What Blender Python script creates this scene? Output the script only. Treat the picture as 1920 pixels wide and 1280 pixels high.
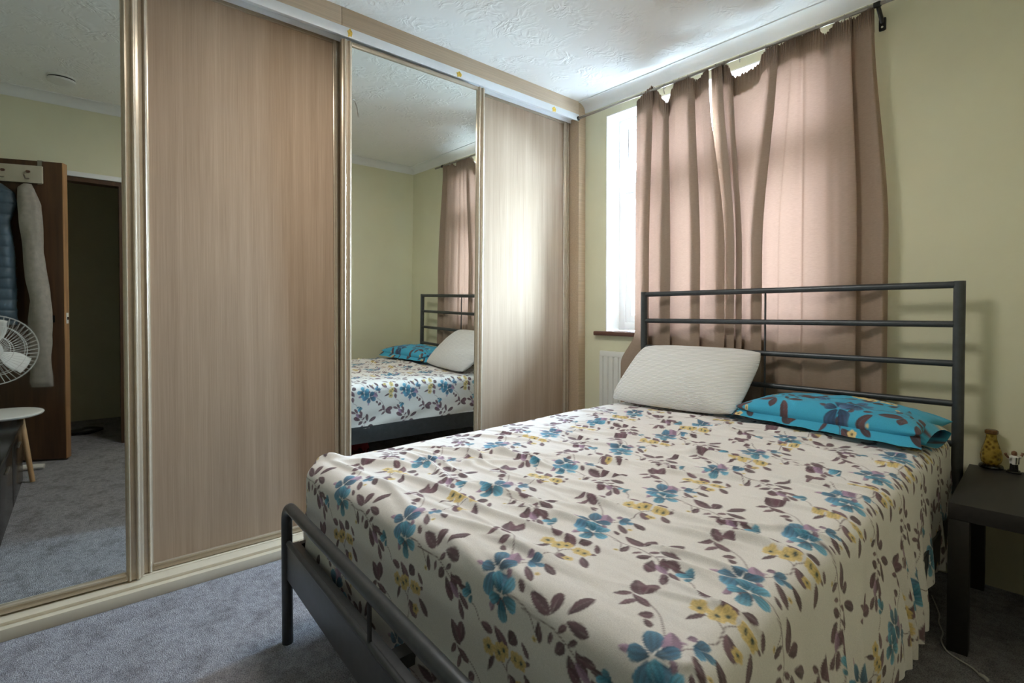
import bpy, bmesh, math, random
import numpy as np
from mathutils import Vector, Matrix

scene = bpy.context.scene
for o_ in list(bpy.data.objects):
    bpy.data.objects.remove(o_, do_unlink=True)
C = scene.collection

# ------------------------------------------------------------------ camera
F_PX, CY_PX, YAW, PITCH = 965.5, 604.35, 0.8564086, 0.0170822
CAM_H = 1.04
FW = Vector((-math.sin(YAW) * math.cos(PITCH), math.cos(YAW) * math.cos(PITCH), -math.sin(PITCH)))
RT = Vector((math.cos(YAW), math.sin(YAW), 0))
DN = FW.cross(RT)
cam_d = bpy.data.cameras.new('camera')
cam = bpy.data.objects.new('camera', cam_d)
C.objects.link(cam)
cam_d.sensor_width = 36
cam_d.lens = 36 * F_PX / 1920
cam_d.shift_y = -(640 - CY_PX) / 1920
cam_d.clip_start = 0.02
M3 = Matrix((RT, -DN, -FW)).transposed()
cam.matrix_world = Matrix.Translation((0, 0, CAM_H)) @ M3.to_4x4()
scene.camera = cam

# ------------------------------------------------------------------ daylight
world = bpy.data.worlds.new('overcast_sky')
scene.world = world
world.use_nodes = True
bg = world.node_tree.nodes['Background']
bg.inputs[0].default_value = (0.58, 0.77, 1.0, 1)
bg.inputs[1].default_value = 54.0
pl = bpy.data.lights.new('window_portal', 'AREA')
pl.shape = 'RECTANGLE'
pl.size, pl.size_y = 1.40, 1.44
pl.cycles.is_portal = True
po = bpy.data.objects.new('window_portal', pl)
C.objects.link(po)
po.location = (-1.45, 2.93, 1.62)
po.rotation_euler = (math.radians(-90), 0, 0)

vs = scene.view_settings
vs.view_transform = 'Standard'
vs.look = 'None'
vs.gamma = 1
vs.use_curve_mapping = False
vs.exposure = 1.5
scene.cycles.max_bounces = 16
scene.cycles.diffuse_bounces = 12
scene.cycles.glossy_bounces = 8
scene.cycles.transparent_max_bounces = 16

# ------------------------------------------------------------------ helpers
def pix(px, py, ax, val):
    """point of the photograph's sight line where coordinate `ax` equals `val`"""
    v = FW + RT * ((px - 960) / F_PX) + DN * ((py - CY_PX) / F_PX)
    O = Vector((0, 0, CAM_H))
    t = (val - O[ax]) / v[ax]
    return O + v * t

def new_mat(name):
    m = bpy.data.materials.new(name)
    m.use_nodes = True
    nt = m.node_tree
    b = nt.nodes['Principled BSDF']
    return m, nt, b

def N(nt, t, **kw):
    n = nt.nodes.new(t)
    for k, v in kw.items():
        setattr(n, k, v)
    return n

def ramp2(nt, c0, c1, p0=0.0, p1=1.0):
    r = N(nt, 'ShaderNodeValToRGB')
    r.color_ramp.elements[0].position = p0
    r.color_ramp.elements[0].color = (*c0, 1)
    r.color_ramp.elements[1].position = p1
    r.color_ramp.elements[1].color = (*c1, 1)
    return r

def coords(nt, scale=(1, 1, 1), rot=(0, 0, 0)):
    tc = N(nt, 'ShaderNodeTexCoord')
    mp = N(nt, 'ShaderNodeMapping')
    mp.inputs['Scale'].default_value = scale
    mp.inputs['Rotation'].default_value = rot
    nt.links.new(tc.outputs['Object'], mp.inputs['Vector'])
    return mp.outputs[0]

def mat(name, col, rough=0.5, metal=0.0, var=0.12, scale=(8, 8, 8), detail=4, bump=0.0, bscale=None, bdist=0.002, spec=0.5, **kw):
    """principled surface: two-tone noise colour and optional noise relief"""
    m, nt, b = new_mat(name)
    n = N(nt, 'ShaderNodeTexNoise')
    n.inputs['Scale'].default_value = 1
    n.inputs['Detail'].default_value = detail
    nt.links.new(coords(nt, scale), n.inputs['Vector'])
    c0 = tuple(max(0, c * (1 - var)) for c in col)
    c1 = tuple(min(1, c * (1 + var)) for c in col)
    r = ramp2(nt, c0, c1, .3, .7)
    nt.links.new(n.outputs[0], r.inputs[0])
    nt.links.new(r.outputs[0], b.inputs['Base Color'])
    b.inputs['Roughness'].default_value = rough
    b.inputs['Metallic'].default_value = metal
    b.inputs['Specular IOR Level'].default_value = spec
    for k, v in kw.items():
        b.inputs[k.replace('_', ' ')].default_value = v
    if bump:
        n2 = N(nt, 'ShaderNodeTexNoise')
        n2.inputs['Scale'].default_value = 1
        n2.inputs['Detail'].default_value = 6
        nt.links.new(coords(nt, bscale or scale), n2.inputs['Vector'])
        bp = N(nt, 'ShaderNodeBump')
        bp.inputs['Strength'].default_value = bump
        bp.inputs['Distance'].default_value = bdist
        nt.links.new(n2.outputs[0], bp.inputs['Height'])
        nt.links.new(bp.outputs[0], b.inputs['Normal'])
    return m

class MB:
    """collects shapes of ONE part"""
    def __init__(s):
        s.v = []; s.f = []
    def add(s, v, f):
        k = len(s.v)
        s.v += [tuple(p) for p in v]
        s.f += [tuple(i + k for i in q) for q in f]
        return s
    def box(s, x0, x1, y0, y1, z0, z1, bev=0.0):
        bm = bmesh.new()
        bmesh.ops.create_cube(bm, size=1)
        bmesh.ops.scale(bm, vec=(x1 - x0, y1 - y0, z1 - z0), verts=bm.verts)
        bmesh.ops.translate(bm, vec=((x0 + x1) / 2, (y0 + y1) / 2, (z0 + z1) / 2), verts=bm.verts)
        if bev:
            bmesh.ops.bevel(bm, geom=list(bm.edges), offset=bev, segments=2, affect='EDGES', profile=.6)
        bm.verts.index_update()
        s.add([v.co[:] for v in bm.verts], [[v.index for v in f.verts] for f in bm.faces])
        bm.free()
        return s
    def tube(s, pts, r, n=12, caps=True, flat=1.0, closed=False):
        pts = [Vector(p) for p in pts]
        rs = r if hasattr(r, '__len__') else [r] * len(pts)
        m = len(pts)
        T = []
        for i in range(m):
            if closed:
                t = pts[(i + 1) % m] - pts[i - 1]
            else:
                t = pts[min(i + 1, m - 1)] - pts[max(i - 1, 0)]
            T.append(t.normalized())
        up = Vector((0, 0, 1)) if abs(T[0].z) < .9 else Vector((1, 0, 0))
        u = (up - T[0] * up.dot(T[0])).normalized()
        v = []
        for i in range(m):
            u = (u - T[i] * u.dot(T[i])).normalized()
            w = T[i].cross(u)
            for k in range(n):
                a = 2 * math.pi * k / n
                v.append(pts[i] + (u * math.cos(a) + w * math.sin(a) * flat) * rs[i])
        f = []
        for i in range(m if closed else m - 1):
            j = (i + 1) % m
            for k in range(n):
                f.append((i * n + k, i * n + (k + 1) % n, j * n + (k + 1) % n, j * n + k))
        if caps and not closed:
            f.append(tuple(range(n))[::-1])
            f.append(tuple((m - 1) * n + k for k in range(n)))
        return s.add(v, f)
    def lathe(s, prof, c, n=28, axis='z', wob=None):
        v = []; f = []
        for i, (r, h) in enumerate(prof):
            for k in range(n):
                a = 2 * math.pi * k / n
                rr = r * (wob(a, h) if wob else 1)
                p = (rr * math.cos(a), rr * math.sin(a), h)
                if axis == 'x': p = (p[2], p[0], p[1])
                if axis == 'y': p = (p[0], p[2], p[1])
                v.append((p[0] + c[0], p[1] + c[1], p[2] + c[2]))
        for i in range(len(prof) - 1):
            for k in range(n):
                f.append((i * n + k, i * n + (k + 1) % n, (i + 1) * n + (k + 1) % n, (i + 1) * n + k))
        f.append(tuple(range(n))[::-1]); f.append(tuple((len(prof) - 1) * n + k for k in range(n)))
        return s.add(v, f)
    def extrude(s, prof, p0, p1, e1, e2):
        """closed 2-D profile [(a,b)] in axes e1,e2, swept from p0 to p1"""
        p0, p1, e1, e2 = map(Vector, (p0, p1, e1, e2))
        n = len(prof)
        v = [p0 + e1 * a + e2 * b for a, b in prof] + [p1 + e1 * a + e2 * b for a, b in prof]
        f = [(k, (k + 1) % n, n + (k + 1) % n, n + k) for k in range(n)]
        f += [tuple(range(n))[::-1], tuple(range(n, 2 * n))]
        return s.add(v, f)
    def build(s, name, m, parent=None, smooth=True, inv=True, xf=None):
        v = [xf(p) for p in s.v] if xf else s.v
        me = bpy.data.meshes.new(name)
        me.from_pydata([tuple(p) for p in v], [], s.f)
        bm = bmesh.new(); bm.from_mesh(me)
        bmesh.ops.recalc_face_normals(bm, faces=bm.faces)
        bm.to_mesh(me); bm.free()
        me.update()
        if smooth:
            me.shade_smooth()
            me.set_sharp_from_angle(angle=math.radians(38))
        me.materials.append(m)
        o = bpy.data.objects.new(name, me)
        C.objects.link(o)
        if parent is not None:
            attach(o, parent, inv)
        return o

def attach(o, parent, inv=True):
    """parent; with inv the child's coordinates stay world coordinates"""
    o.parent = parent
    if inv:
        base = parent
        while base.parent is not None:
            base = base.parent
        # only roots carry a transform in this scene (doors of the wardrobe use inv=False)
        if parent.parent is None:
            o.matrix_parent_inverse = Matrix.Translation(-Vector(parent.location))

def tag(o, label, cat, group=None):
    o['label'] = label; o['category'] = cat
    if group: o['group'] = group
    return o

def thing(name, label, cat, loc, group=None):
    o = bpy.data.objects.new(name, None)
    o.empty_display_size = .1
    o.location = loc
    C.objects.link(o)
    return tag(o, label, cat, group)

def struct(o):
    o['kind'] = 'structure'
    return o

def grid_obj(name, P, m, parent=None, cols=None, flip=False):
    """P: (n,m,3) array of points -> smooth grid mesh, optional point colours"""
    n, k = P.shape[:2]
    me = bpy.data.meshes.new(name)
    idx = np.arange(n * k).reshape(n, k)
    q = np.stack([idx[:-1, :-1], idx[1:, :-1], idx[1:, 1:], idx[:-1, 1:]], -1).reshape(-1, 4)
    if flip: q = q[:, ::-1]
    me.vertices.add(n * k)
    me.vertices.foreach_set('co', np.ascontiguousarray(P, dtype=np.float32).ravel())
    me.loops.add(q.size)
    me.loops.foreach_set('vertex_index', np.ascontiguousarray(q, dtype=np.int32).ravel())
    me.polygons.add(len(q))
    me.polygons.foreach_set('loop_start', np.arange(0, q.size, 4, dtype=np.int32))
    me.update(calc_edges=True)
    me.shade_smooth()
    if cols is not None:
        ca = me.color_attributes.new('print', 'FLOAT_COLOR', 'POINT')
        rgba = np.ones((n * k, 4), dtype=np.float32)
        rgba[:, :3] = cols.reshape(-1, 3)
        ca.data.foreach_set('color', rgba.ravel())
    me.materials.append(m)
    o = bpy.data.objects.new(name, me)
    C.objects.link(o)
    if parent is not None:
        attach(o, parent)
    return o

def vnoise(x, y, seed=0):
    """smooth value noise, numpy"""
    rs = np.random.RandomState(seed)
    t = rs.rand(64, 64)
    xi = np.floor(x).astype(int); yi = np.floor(y).astype(int)
    fx = x - xi; fy = y - yi
    fx = fx * fx * (3 - 2 * fx); fy = fy * fy * (3 - 2 * fy)
    g = lambda i, j: t[i % 64, j % 64]
    return (g(xi, yi) * (1 - fx) * (1 - fy) + g(xi + 1, yi) * fx * (1 - fy) + g(xi, yi + 1) * (1 - fx) * fy + g(xi + 1, yi + 1) * fx * fy) - .5

def sstep(x, a, b):
    t = np.clip((x - a) / (b - a), 0, 1)
    return t * t * (3 - 2 * t)

# ------------------------------------------------------------------ dimensions
CEIL = 2.447
YW = 2.66            # inner face of the window wall
XR = 0.04            # inner face of the right-hand wall
XL = -2.97           # wall behind the wardrobe
YF = -1.55           # wall behind the camera
XF = -2.311          # wardrobe fascia front
WX0, WX1, WZ0, WZ1 = -2.136, -0.80, 0.93, 2.318   # window opening
DY0, DY1, DZ = -0.74, 0.245, 1.885                # doorway

# ------------------------------------------------------------------ materials
M = {}
M['wall'] = mat('cream_wall_paint', (.71, .69, .51), .75, var=.03, scale=(3, 3, 3), bump=.25, bscale=(60, 60, 60), bdist=.002)
M['reveal'] = mat('white_reveal_paint', (.82, .82, .80), .6, var=.02)
M['cove'] = mat('white_coving_paint', (.78, .79, .79), .6, var=.02)
M['upvc'] = mat('white_upvc', (.82, .83, .84), .3, var=.01)
M['radiator'] = mat('radiator_enamel', (.72, .72, .68), .35, var=.02)
M['sill'] = mat('brown_sill_wood', (.115, .05, .035), .4, var=.25, scale=(4, 60, 60))
M['steel'] = mat('dark_grey_bed_metal', (.075, .082, .09), .38, metal=.55, var=.1, scale=(40, 40, 40))
M['frame'] = mat('champagne_door_frame', (.50, .42, .32), .26, metal=.3, var=.05, scale=(5, 5, 40))
M['track'] = mat('white_aluminium_track', (.74, .75, .76), .4, metal=.2, var=.02)
M['fascia'] = mat('fascia_laminate', (.50, .38, .265), .45, var=.1, scale=(120, 3, 160), detail=3)
M['plinth'] = mat('cream_plinth', (.62, .55, .43), .45, var=.05)
M['black'] = mat('black_gloss', (.008, .008, .008), .22, var=.3)
M['blackwood'] = mat('black_brown_laminate', (.014, .0125, .012), .55, var=.2, scale=(60, 4, 60))
M['rod'] = mat('brushed_rod_metal', (.34, .31, .27), .35, metal=.9, var=.1)
M['blackplastic'] = mat('black_plastic', (.012, .012, .012), .4)
M['white'] = mat('white_plastic', (.74, .74, .72), .4, var=.02)
M['doorwood'] = mat('brown_door_veneer', (.075, .034, .014), .5, var=.35, scale=(30, 30, 2.2), detail=6)
M['dooredge'] = mat('door_edge_wood', (.36, .19, .085), .5, var=.3, scale=(40, 40, 3), detail=6)
M['brass'] = mat('yellow_residue', (.66, .44, .07), .5, var=.3, scale=(90, 90, 90))
M['legwood'] = mat('beech_leg', (.52, .33, .17), .5, var=.2, scale=(30, 30, 4))
M['cream_board'] = mat('cream_board', (.55, .50, .40), .6, var=.1)
M['red'] = mat('dark_red_fabric', (.30, .012, .02), .8)
M['mattress'] = mat('mattress_ticking', (.66, .64, .60), .85, var=.04)

def carpet():
    m, nt, b = new_mat('grey_carpet')
    v = coords(nt, (1, 1, 1))
    n1 = N(nt, 'ShaderNodeTexNoise'); n1.inputs['Scale'].default_value = 260; n1.inputs['Detail'].default_value = 3
    n2 = N(nt, 'ShaderNodeTexNoise'); n2.inputs['Scale'].default_value = 9; n2.inputs['Detail'].default_value = 6; n2.inputs['Roughness'].default_value = .7
    n3 = N(nt, 'ShaderNodeTexNoise'); n3.inputs['Scale'].default_value = 45; n3.inputs['Detail'].default_value = 5
    for n in (n1, n2, n3): nt.links.new(v, n.inputs['Vector'])
    r1 = ramp2(nt, (.18, .18, .205), (.55, .55, .60), .3, .72)
    r2 = ramp2(nt, (.66, .64, .63), (1.0, 1.0, 1.0), .34, .52)
    r3 = ramp2(nt, (.78, .78, .78), (1.0, 1.0, 1.0), .38, .6)
    nt.links.new(n1.outputs[0], r1.inputs[0]); nt.links.new(n2.outputs[0], r2.inputs[0]); nt.links.new(n3.outputs[0], r3.inputs[0])
    mx = N(nt, 'ShaderNodeMix', data_type='RGBA', blend_type='MULTIPLY'); mx.inputs[0].default_value = 1
    nt.links.new(r1.outputs[0], mx.inputs[6]); nt.links.new(r2.outputs[0], mx.inputs[7])
    mx2 = N(nt, 'ShaderNodeMix', data_type='RGBA', blend_type='MULTIPLY'); mx2.inputs[0].default_value = 1
    nt.links.new(mx.outputs[2], mx2.inputs[6]); nt.links.new(r3.outputs[0], mx2.inputs[7])
    nt.links.new(mx2.outputs[2], b.inputs['Base Color'])
    b.inputs['Roughness'].default_value = .95
    b.inputs['Specular IOR Level'].default_value = .1
    bp = N(nt, 'ShaderNodeBump'); bp.inputs['Strength'].default_value = .9; bp.inputs['Distance'].default_value = .006
    ad = N(nt, 'ShaderNodeMath', operation='ADD')
    nt.links.new(n1.outputs[0], ad.inputs[0]); nt.links.new(n3.outputs[0], ad.inputs[1])
    nt.links.new(ad.outputs[0], bp.inputs['Height']); nt.links.new(bp.outputs[0], b.inputs['Normal'])
    return m
M['carpet'] = carpet()

def artex():
    m, nt, b = new_mat('white_textured_ceiling')
    b.inputs['Base Color'].default_value = (.86, .86, .85, 1)
    b.inputs['Roughness'].default_value = .7
    v = coords(nt, (1, 1, 1))
    n0 = N(nt, 'ShaderNodeTexNoise'); n0.inputs['Scale'].default_value = 5
    nt.links.new(v, n0.inputs['Vector'])
    mx = N(nt, 'ShaderNodeMix', data_type='RGBA', blend_type='LINEAR_LIGHT'); mx.inputs[0].default_value = .12
    nt.links.new(v, mx.inputs[6]); nt.links.new(n0.outputs[1], mx.inputs[7])
    w = N(nt, 'ShaderNodeTexWave', wave_type='RINGS'); w.inputs['Scale'].default_value = 5; w.inputs['Distortion'].default_value = 16
    w.inputs['Detail'].default_value = 3; w.inputs['Detail Scale'].default_value = 2.2
    nt.links.new(mx.outputs[2], w.inputs['Vector'])
    n1 = N(nt, 'ShaderNodeTexNoise'); n1.inputs['Scale'].default_value = 7; n1.inputs['Detail'].default_value = 2
    nt.links.new(v, n1.inputs['Vector'])
    r = ramp2(nt, (0, 0, 0), (1, 1, 1), .45, .68)
    nt.links.new(n1.outputs[0], r.inputs[0])
    mu = N(nt, 'ShaderNodeMath', operation='MULTIPLY')
    nt.links.new(w.outputs[1], mu.inputs[0]); nt.links.new(r.outputs[0], mu.inputs[1])
    bp = N(nt, 'ShaderNodeBump'); bp.inputs['Strength'].default_value = .75; bp.inputs['Distance'].default_value = .005
    nt.links.new(mu.outputs[0], bp.inputs['Height']); nt.links.new(bp.outputs[0], b.inputs['Normal'])
    return m
M['ceiling'] = artex()

def laminate():
    m, nt, b = new_mat('woodgrain_laminate')
    n1 = N(nt, 'ShaderNodeTexNoise'); n1.inputs['Scale'].default_value = 1; n1.inputs['Detail'].default_value = 5; n1.inputs['Roughness'].default_value = .65
    nt.links.new(coords(nt, (1, 260, 3)), n1.inputs['Vector'])
    n2 = N(nt, 'ShaderNodeTexNoise'); n2.inputs['Scale'].default_value = 1; n2.inputs['Detail'].default_value = 3
    nt.links.new(coords(nt, (1, 26, .5)), n2.inputs['Vector'])
    ad = N(nt, 'ShaderNodeMix', data_type='FLOAT'); ad.inputs[0].default_value = .4
    nt.links.new(n1.outputs[0], ad.inputs[2]); nt.links.new(n2.outputs[0], ad.inputs[3])
    r = ramp2(nt, (.30, .215, .15), (.44, .33, .24), .34, .66)
    nt.links.new(ad.outputs[0], r.inputs[0]); nt.links.new(r.outputs[0], b.inputs['Base Color'])
    b.inputs['Roughness'].default_value = .9
    b.inputs['Specular IOR Level'].default_value = .2
    bp = N(nt, 'ShaderNodeBump'); bp.inputs['Strength'].default_value = .12; bp.inputs['Distance'].default_value = .001
    nt.links.new(n1.outputs[0], bp.inputs['Height']); nt.links.new(bp.outputs[0], b.inputs['Normal'])
    return m
M['laminate'] = laminate()

def mirror_mat():
    m, nt, b = new_mat('mirror_glass')
    b.inputs['Base Color'].default_value = (.80, .83, .80, 1)
    b.inputs['Metallic'].default_value = 1
    n = N(nt, 'ShaderNodeTexNoise'); n.inputs['Scale'].default_value = 3; n.inputs['Detail'].default_value = 5
    nt.links.new(coords(nt), n.inputs['Vector'])
    r = ramp2(nt, (.0, .0, .0), (.035, .035, .035), .45, .8)
    nt.links.new(n.outputs[0], r.inputs[0]); nt.links.new(r.outputs[0], b.inputs['Roughness'])
    return m
M['mirror'] = mirror_mat()

def pane_mat():
    m = bpy.data.materials.new('window_pane'); m.use_nodes = True
    nt = m.node_tree; nt.nodes.clear()
    out = N(nt, 'ShaderNodeOutputMaterial')
    tr = N(nt, 'ShaderNodeBsdfTransparent'); tr.inputs[0].default_value = (.94, .97, .96, 1)
    gl = N(nt, 'ShaderNodeBsdfGlossy'); gl.inputs['Roughness'].default_value = .02
    fr = N(nt, 'ShaderNodeFresnel'); fr.inputs[0].default_value = 1.35
    mx = N(nt, 'ShaderNodeMixShader')
    nt.links.new(fr.outputs[0], mx.inputs[0]); nt.links.new(tr.outputs[0], mx.inputs[1]); nt.links.new(gl.outputs[0], mx.inputs[2])
    nt.links.new(mx.outputs[0], out.inputs[0])
    return m
M['pane'] = pane_mat()

def cloth_mat(name, dif, tra, k, weave=900):
    m = bpy.data.materials.new(name); m.use_nodes = True
    nt = m.node_tree; nt.nodes.clear()
    out = N(nt, 'ShaderNodeOutputMaterial')
    d = N(nt, 'ShaderNodeBsdfDiffuse'); t = N(nt, 'ShaderNodeBsdfTranslucent')
    n = N(nt, 'ShaderNodeTexNoise'); n.inputs['Scale'].default_value = 1; n.inputs['Detail'].default_value = 4
    nt.links.new(coords(nt, (60, 60, weave / 3)), n.inputs['Vector'])
    for node, c in ((d, dif), (t, tra)):
        r = ramp2(nt, tuple(x * .93 for x in c), tuple(min(1, x * 1.06) for x in c), .3, .7)
        nt.links.new(n.outputs[0], r.inputs[0]); nt.links.new(r.outputs[0], node.inputs[0])
    mx = N(nt, 'ShaderNodeMixShader'); mx.inputs[0].default_value = k
    nt.links.new(d.outputs[0], mx.inputs[1]); nt.links.new(t.outputs[0], mx.inputs[2]); nt.links.new(mx.outputs[0], out.inputs[0])
    return m
M['curtain'] = cloth_mat('dusty_pink_curtain_cloth', (.33, .25, .195), (.76, .42, .30), .044)
M['tape'] = cloth_mat('curtain_heading_cloth', (.33, .24, .19), (.55, .33, .17), .06)

def print_mat(name, rough=.85, bump=.25):
    m, nt, b = new_mat(name)
    a = N(nt, 'ShaderNodeVertexColor'); a.layer_name = 'print'
    n = N(nt, 'ShaderNodeTexNoise'); n.inputs['Scale'].default_value = 500; n.inputs['Detail'].default_value = 2
    nt.links.new(coords(nt), n.inputs['Vector'])
    r = ramp2(nt, (.86, .86, .86), (1, 1, 1), .3, .7)
    nt.links.new(n.outputs[0], r.inputs[0])
    mx = N(nt, 'ShaderNodeMix', data_type='RGBA', blend_type='MULTIPLY'); mx.inputs[0].default_value = 1
    nt.links.new(a.outputs[0], mx.inputs[6]); nt.links.new(r.outputs[0], mx.inputs[7])
    nt.links.new(mx.outputs[2], b.inputs['Base Color'])
    b.inputs['Roughness'].default_value = rough
    b.inputs['Sheen Weight'].default_value = .1
    bp = N(nt, 'ShaderNodeBump'); bp.inputs['Strength'].default_value = bump; bp.inputs['Distance'].default_value = .001
    nt.links.new(n.outputs[0], bp.inputs['Height']); nt.links.new(bp.outputs[0], b.inputs['Normal'])
    return m
M['print'] = print_mat('floral_cotton')

# ================================================================== the room
struct(MB().box(XL - .15, 1.35, YF - .15, YW + .22, -.12, 0).build('floor', M['carpet'], smooth=False))
struct(MB().box(XL - .15, 1.35, YF - .15, YW + .22, CEIL, CEIL + .12).build('ceiling', M['ceiling'], smooth=False))
struct(MB().box(XL - .12, XL, YF - .12, YW + .22, 0, CEIL).build('wall_left', M['wall'], smooth=False))
struct(MB().box(XL, XR + .1, YF - .12, YF, 0, CEIL).build('wall_front', M['wall'], smooth=False))
w = MB()
w.box(XL, WX0, YW, YW + .22, 0, CEIL).box(WX1, XR + .1, YW, YW + .22, 0, CEIL)
w.box(WX0, WX1, YW, YW + .22, 0, WZ0 - .025).box(WX0, WX1, YW, YW + .22, WZ1, CEIL)
wb = struct(w.build('wall_back', M['wall'], smooth=False))
r = MB()
r.box(WX0 - .001, WX0 + .006, YW + .001, YW + .215, WZ0 - .02, WZ1).box(WX1 - .006, WX1 + .001, YW + .001, YW + .215, WZ0 - .02, WZ1).box(WX0 + .006, WX1 - .006, YW + .001, YW + .215, WZ1 - .006, WZ1 + .001)
r.build('window_reveal', M['reveal'], wb, smooth=False)
w = MB()
w.box(XR, XR + .1, YF, DY0 - .035, 0, CEIL).box(XR, XR + .1, DY1 + .035, YW, 0, CEIL).box(XR, XR + .1, DY0 - .035, DY1 + .035, DZ + .03, CEIL)
struct(w.build('wall_right', M['wall'], smooth=False))
# paved ground outside, a storey below the window
struct(MB().box(-30, 30, YW + .6, 50, -2.9, -2.8).build('ground', mat('outdoor_paving', (.30, .29, .27), .9, scale=(1, 1, 1)), smooth=False))
# hallway beyond the doorway
struct(MB().box(1.06, 1.18, YF - .12, YW, 0, CEIL).build('wall_hallway', M['wall'], smooth=False))
struct(MB().box(XR + .1, 1.06, .95, 1.05, 0, CEIL).build('wall_hallway_end', M['wall'], smooth=False))
struct(MB().box(XR + .1, 1.06, YF - .12, YF, 0, CEIL).build('wall_hallway_near', M['wall'], smooth=False))

def cove_prof():
    p = [(0, 0), (0, -.062), (.006, -.062)]
    for k in range(9):
        a = math.radians(k * 90 / 8)
        p.append((.066 - .058 * math.cos(a) , -.056 + .05 * math.sin(a)))
    p += [(.07, -.006), (.07, 0)]
    return p
cp = cove_prof()
struct(MB().extrude(cp, (XF, YW, CEIL), (XR, YW, CEIL), (0, -1, 0), (0, 0, 1)).build('trim_1', M['cove']))
struct(MB().extrude(cp, (XR, YF, CEIL), (XR, YW, CEIL), (-1, 0, 0), (0, 0, 1)).build('trim_2', M['cove']))
struct(MB().extrude(cp, (XL, YF, CEIL), (XR, YF, CEIL), (0, 1, 0), (0, 0, 1)).build('trim_3', M['cove']))

# door lining and architrave
dl = struct(MB().box(XR - .004, XR + .104, DY1, DY1 + .034, 0, DZ + .03).box(XR - .004, XR + .104, DY0 - .034, DY0, 0, DZ + .03).box(XR - .004, XR + .104, DY0, DY1, DZ, DZ + .03).build('trim_4', M['doorwood'], smooth=False))
MB().box(XR - .018, XR - .0005, DY0 - .09, DY1 + .075, DZ + .031, DZ + .065, .004).box(XR - .018, XR - .0005, DY1 + .036, DY1 + .075, 0, DZ + .031, .004).build('architrave', M['cove'], dl)

# ---------------------------------------------------------------- window
win = thing('window_1', 'white framed window behind the curtains with top light ajar', 'window', ((WX0 + WX1) / 2, 2.83, WZ0))
del win['category']; win['kind'] = 'structure'; del win['label']
FY0, FY1 = 2.792, 2.862
TRZ = pix(1180, 352, 1, 2.79).z
fr = MB()
fr.box(WX0, WX0 + .055, FY0, FY1, WZ0, WZ1, .006).box(WX1 - .055, WX1, FY0, FY1, WZ0, WZ1, .006)
fr.box(WX0 + .05, WX1 - .05, FY0, FY1, WZ0, WZ0 + .055, .006).box(WX0 + .05, WX1 - .05, FY0, FY1, WZ1 - .055, WZ1, .006)
fr.build('outer_frame', M['upvc'], win)
mx_ = [WX0 + .47, WX1 - .47]
for x in mx_:
    MB().box(x - .035, x + .035, FY0, FY1, WZ0 + .05, WZ1 - .05, .006).build('mullion', M['upvc'], win)
xs = [WX0 + .055, mx_[0] - .035, mx_[0] + .035, mx_[1] - .035, mx_[1] + .035, WX1 - .055]
for k in range(3):
    xa, xb = xs[2 * k], xs[2 * k + 1]
    MB().box(xa, xb, FY0, FY1, TRZ - .03, TRZ + .03, .006).build('transom', M['upvc'], win)
    for lo, hi, opn in ((WZ0 + .055, TRZ - .03, 0), (TRZ + .03, WZ1 - .055, k == 0)):
        s = MB()
        y0, y1 = FY0 + .008, FY0 + .058
        s.box(xa, xa + .045, y0, y1, lo, hi, .005).box(xb - .045, xb, y0, y1, lo, hi, .005)
        s.box(xa + .04, xb - .04, y0, y1, lo, lo + .045, .005).box(xa + .04, xb - .04, y0, y1, hi - .045, hi, .005)
        g = MB().box(xa + .03, xb - .03, y0 + .02, y0 + .026, lo + .03, hi - .03)
        if opn:
            a = math.radians(24)
            hy, hz = y1, hi
            def xf(p, a=a, hy=hy, hz=hz):
                dy, dz = p[1] - hy, p[2] - hz
                return (p[0], hy + .012 + dy * math.cos(a) - dz * math.sin(a), hz + dy * math.sin(a) + dz * math.cos(a))
            so = s.build('sash', M['upvc'], win, xf=xf)
            g.build('pane', M['pane'], so, smooth=False, xf=xf)
            st = MB().tube([(xa + .02, FY0 + .01, lo + .01), (xa + .03, FY0 + .06, lo + .06), (xa + .03, FY0 + .17, lo + .03)], .006, 8)
            st.tube([(xa + .02, FY0 + .005, hi - .02), (xa + .02, FY0 + .01, lo + .12)], .005, 8)
            st.build('stay', M['rod'], win)
        else:
            so = s.build('sash', M['upvc'], win)
            g.build('pane', M['pane'], so, smooth=False)
sl = MB().box(-2.21, -.66, YW - .038, YW, WZ0 - .032, WZ0 - .004, .008)
sl.box(WX0 + .007, WX1 - .007, YW - .002, FY0 + .01, WZ0 - .0245, WZ0 - .004)
sl.build('window_sill', M['sill'], win)

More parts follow.
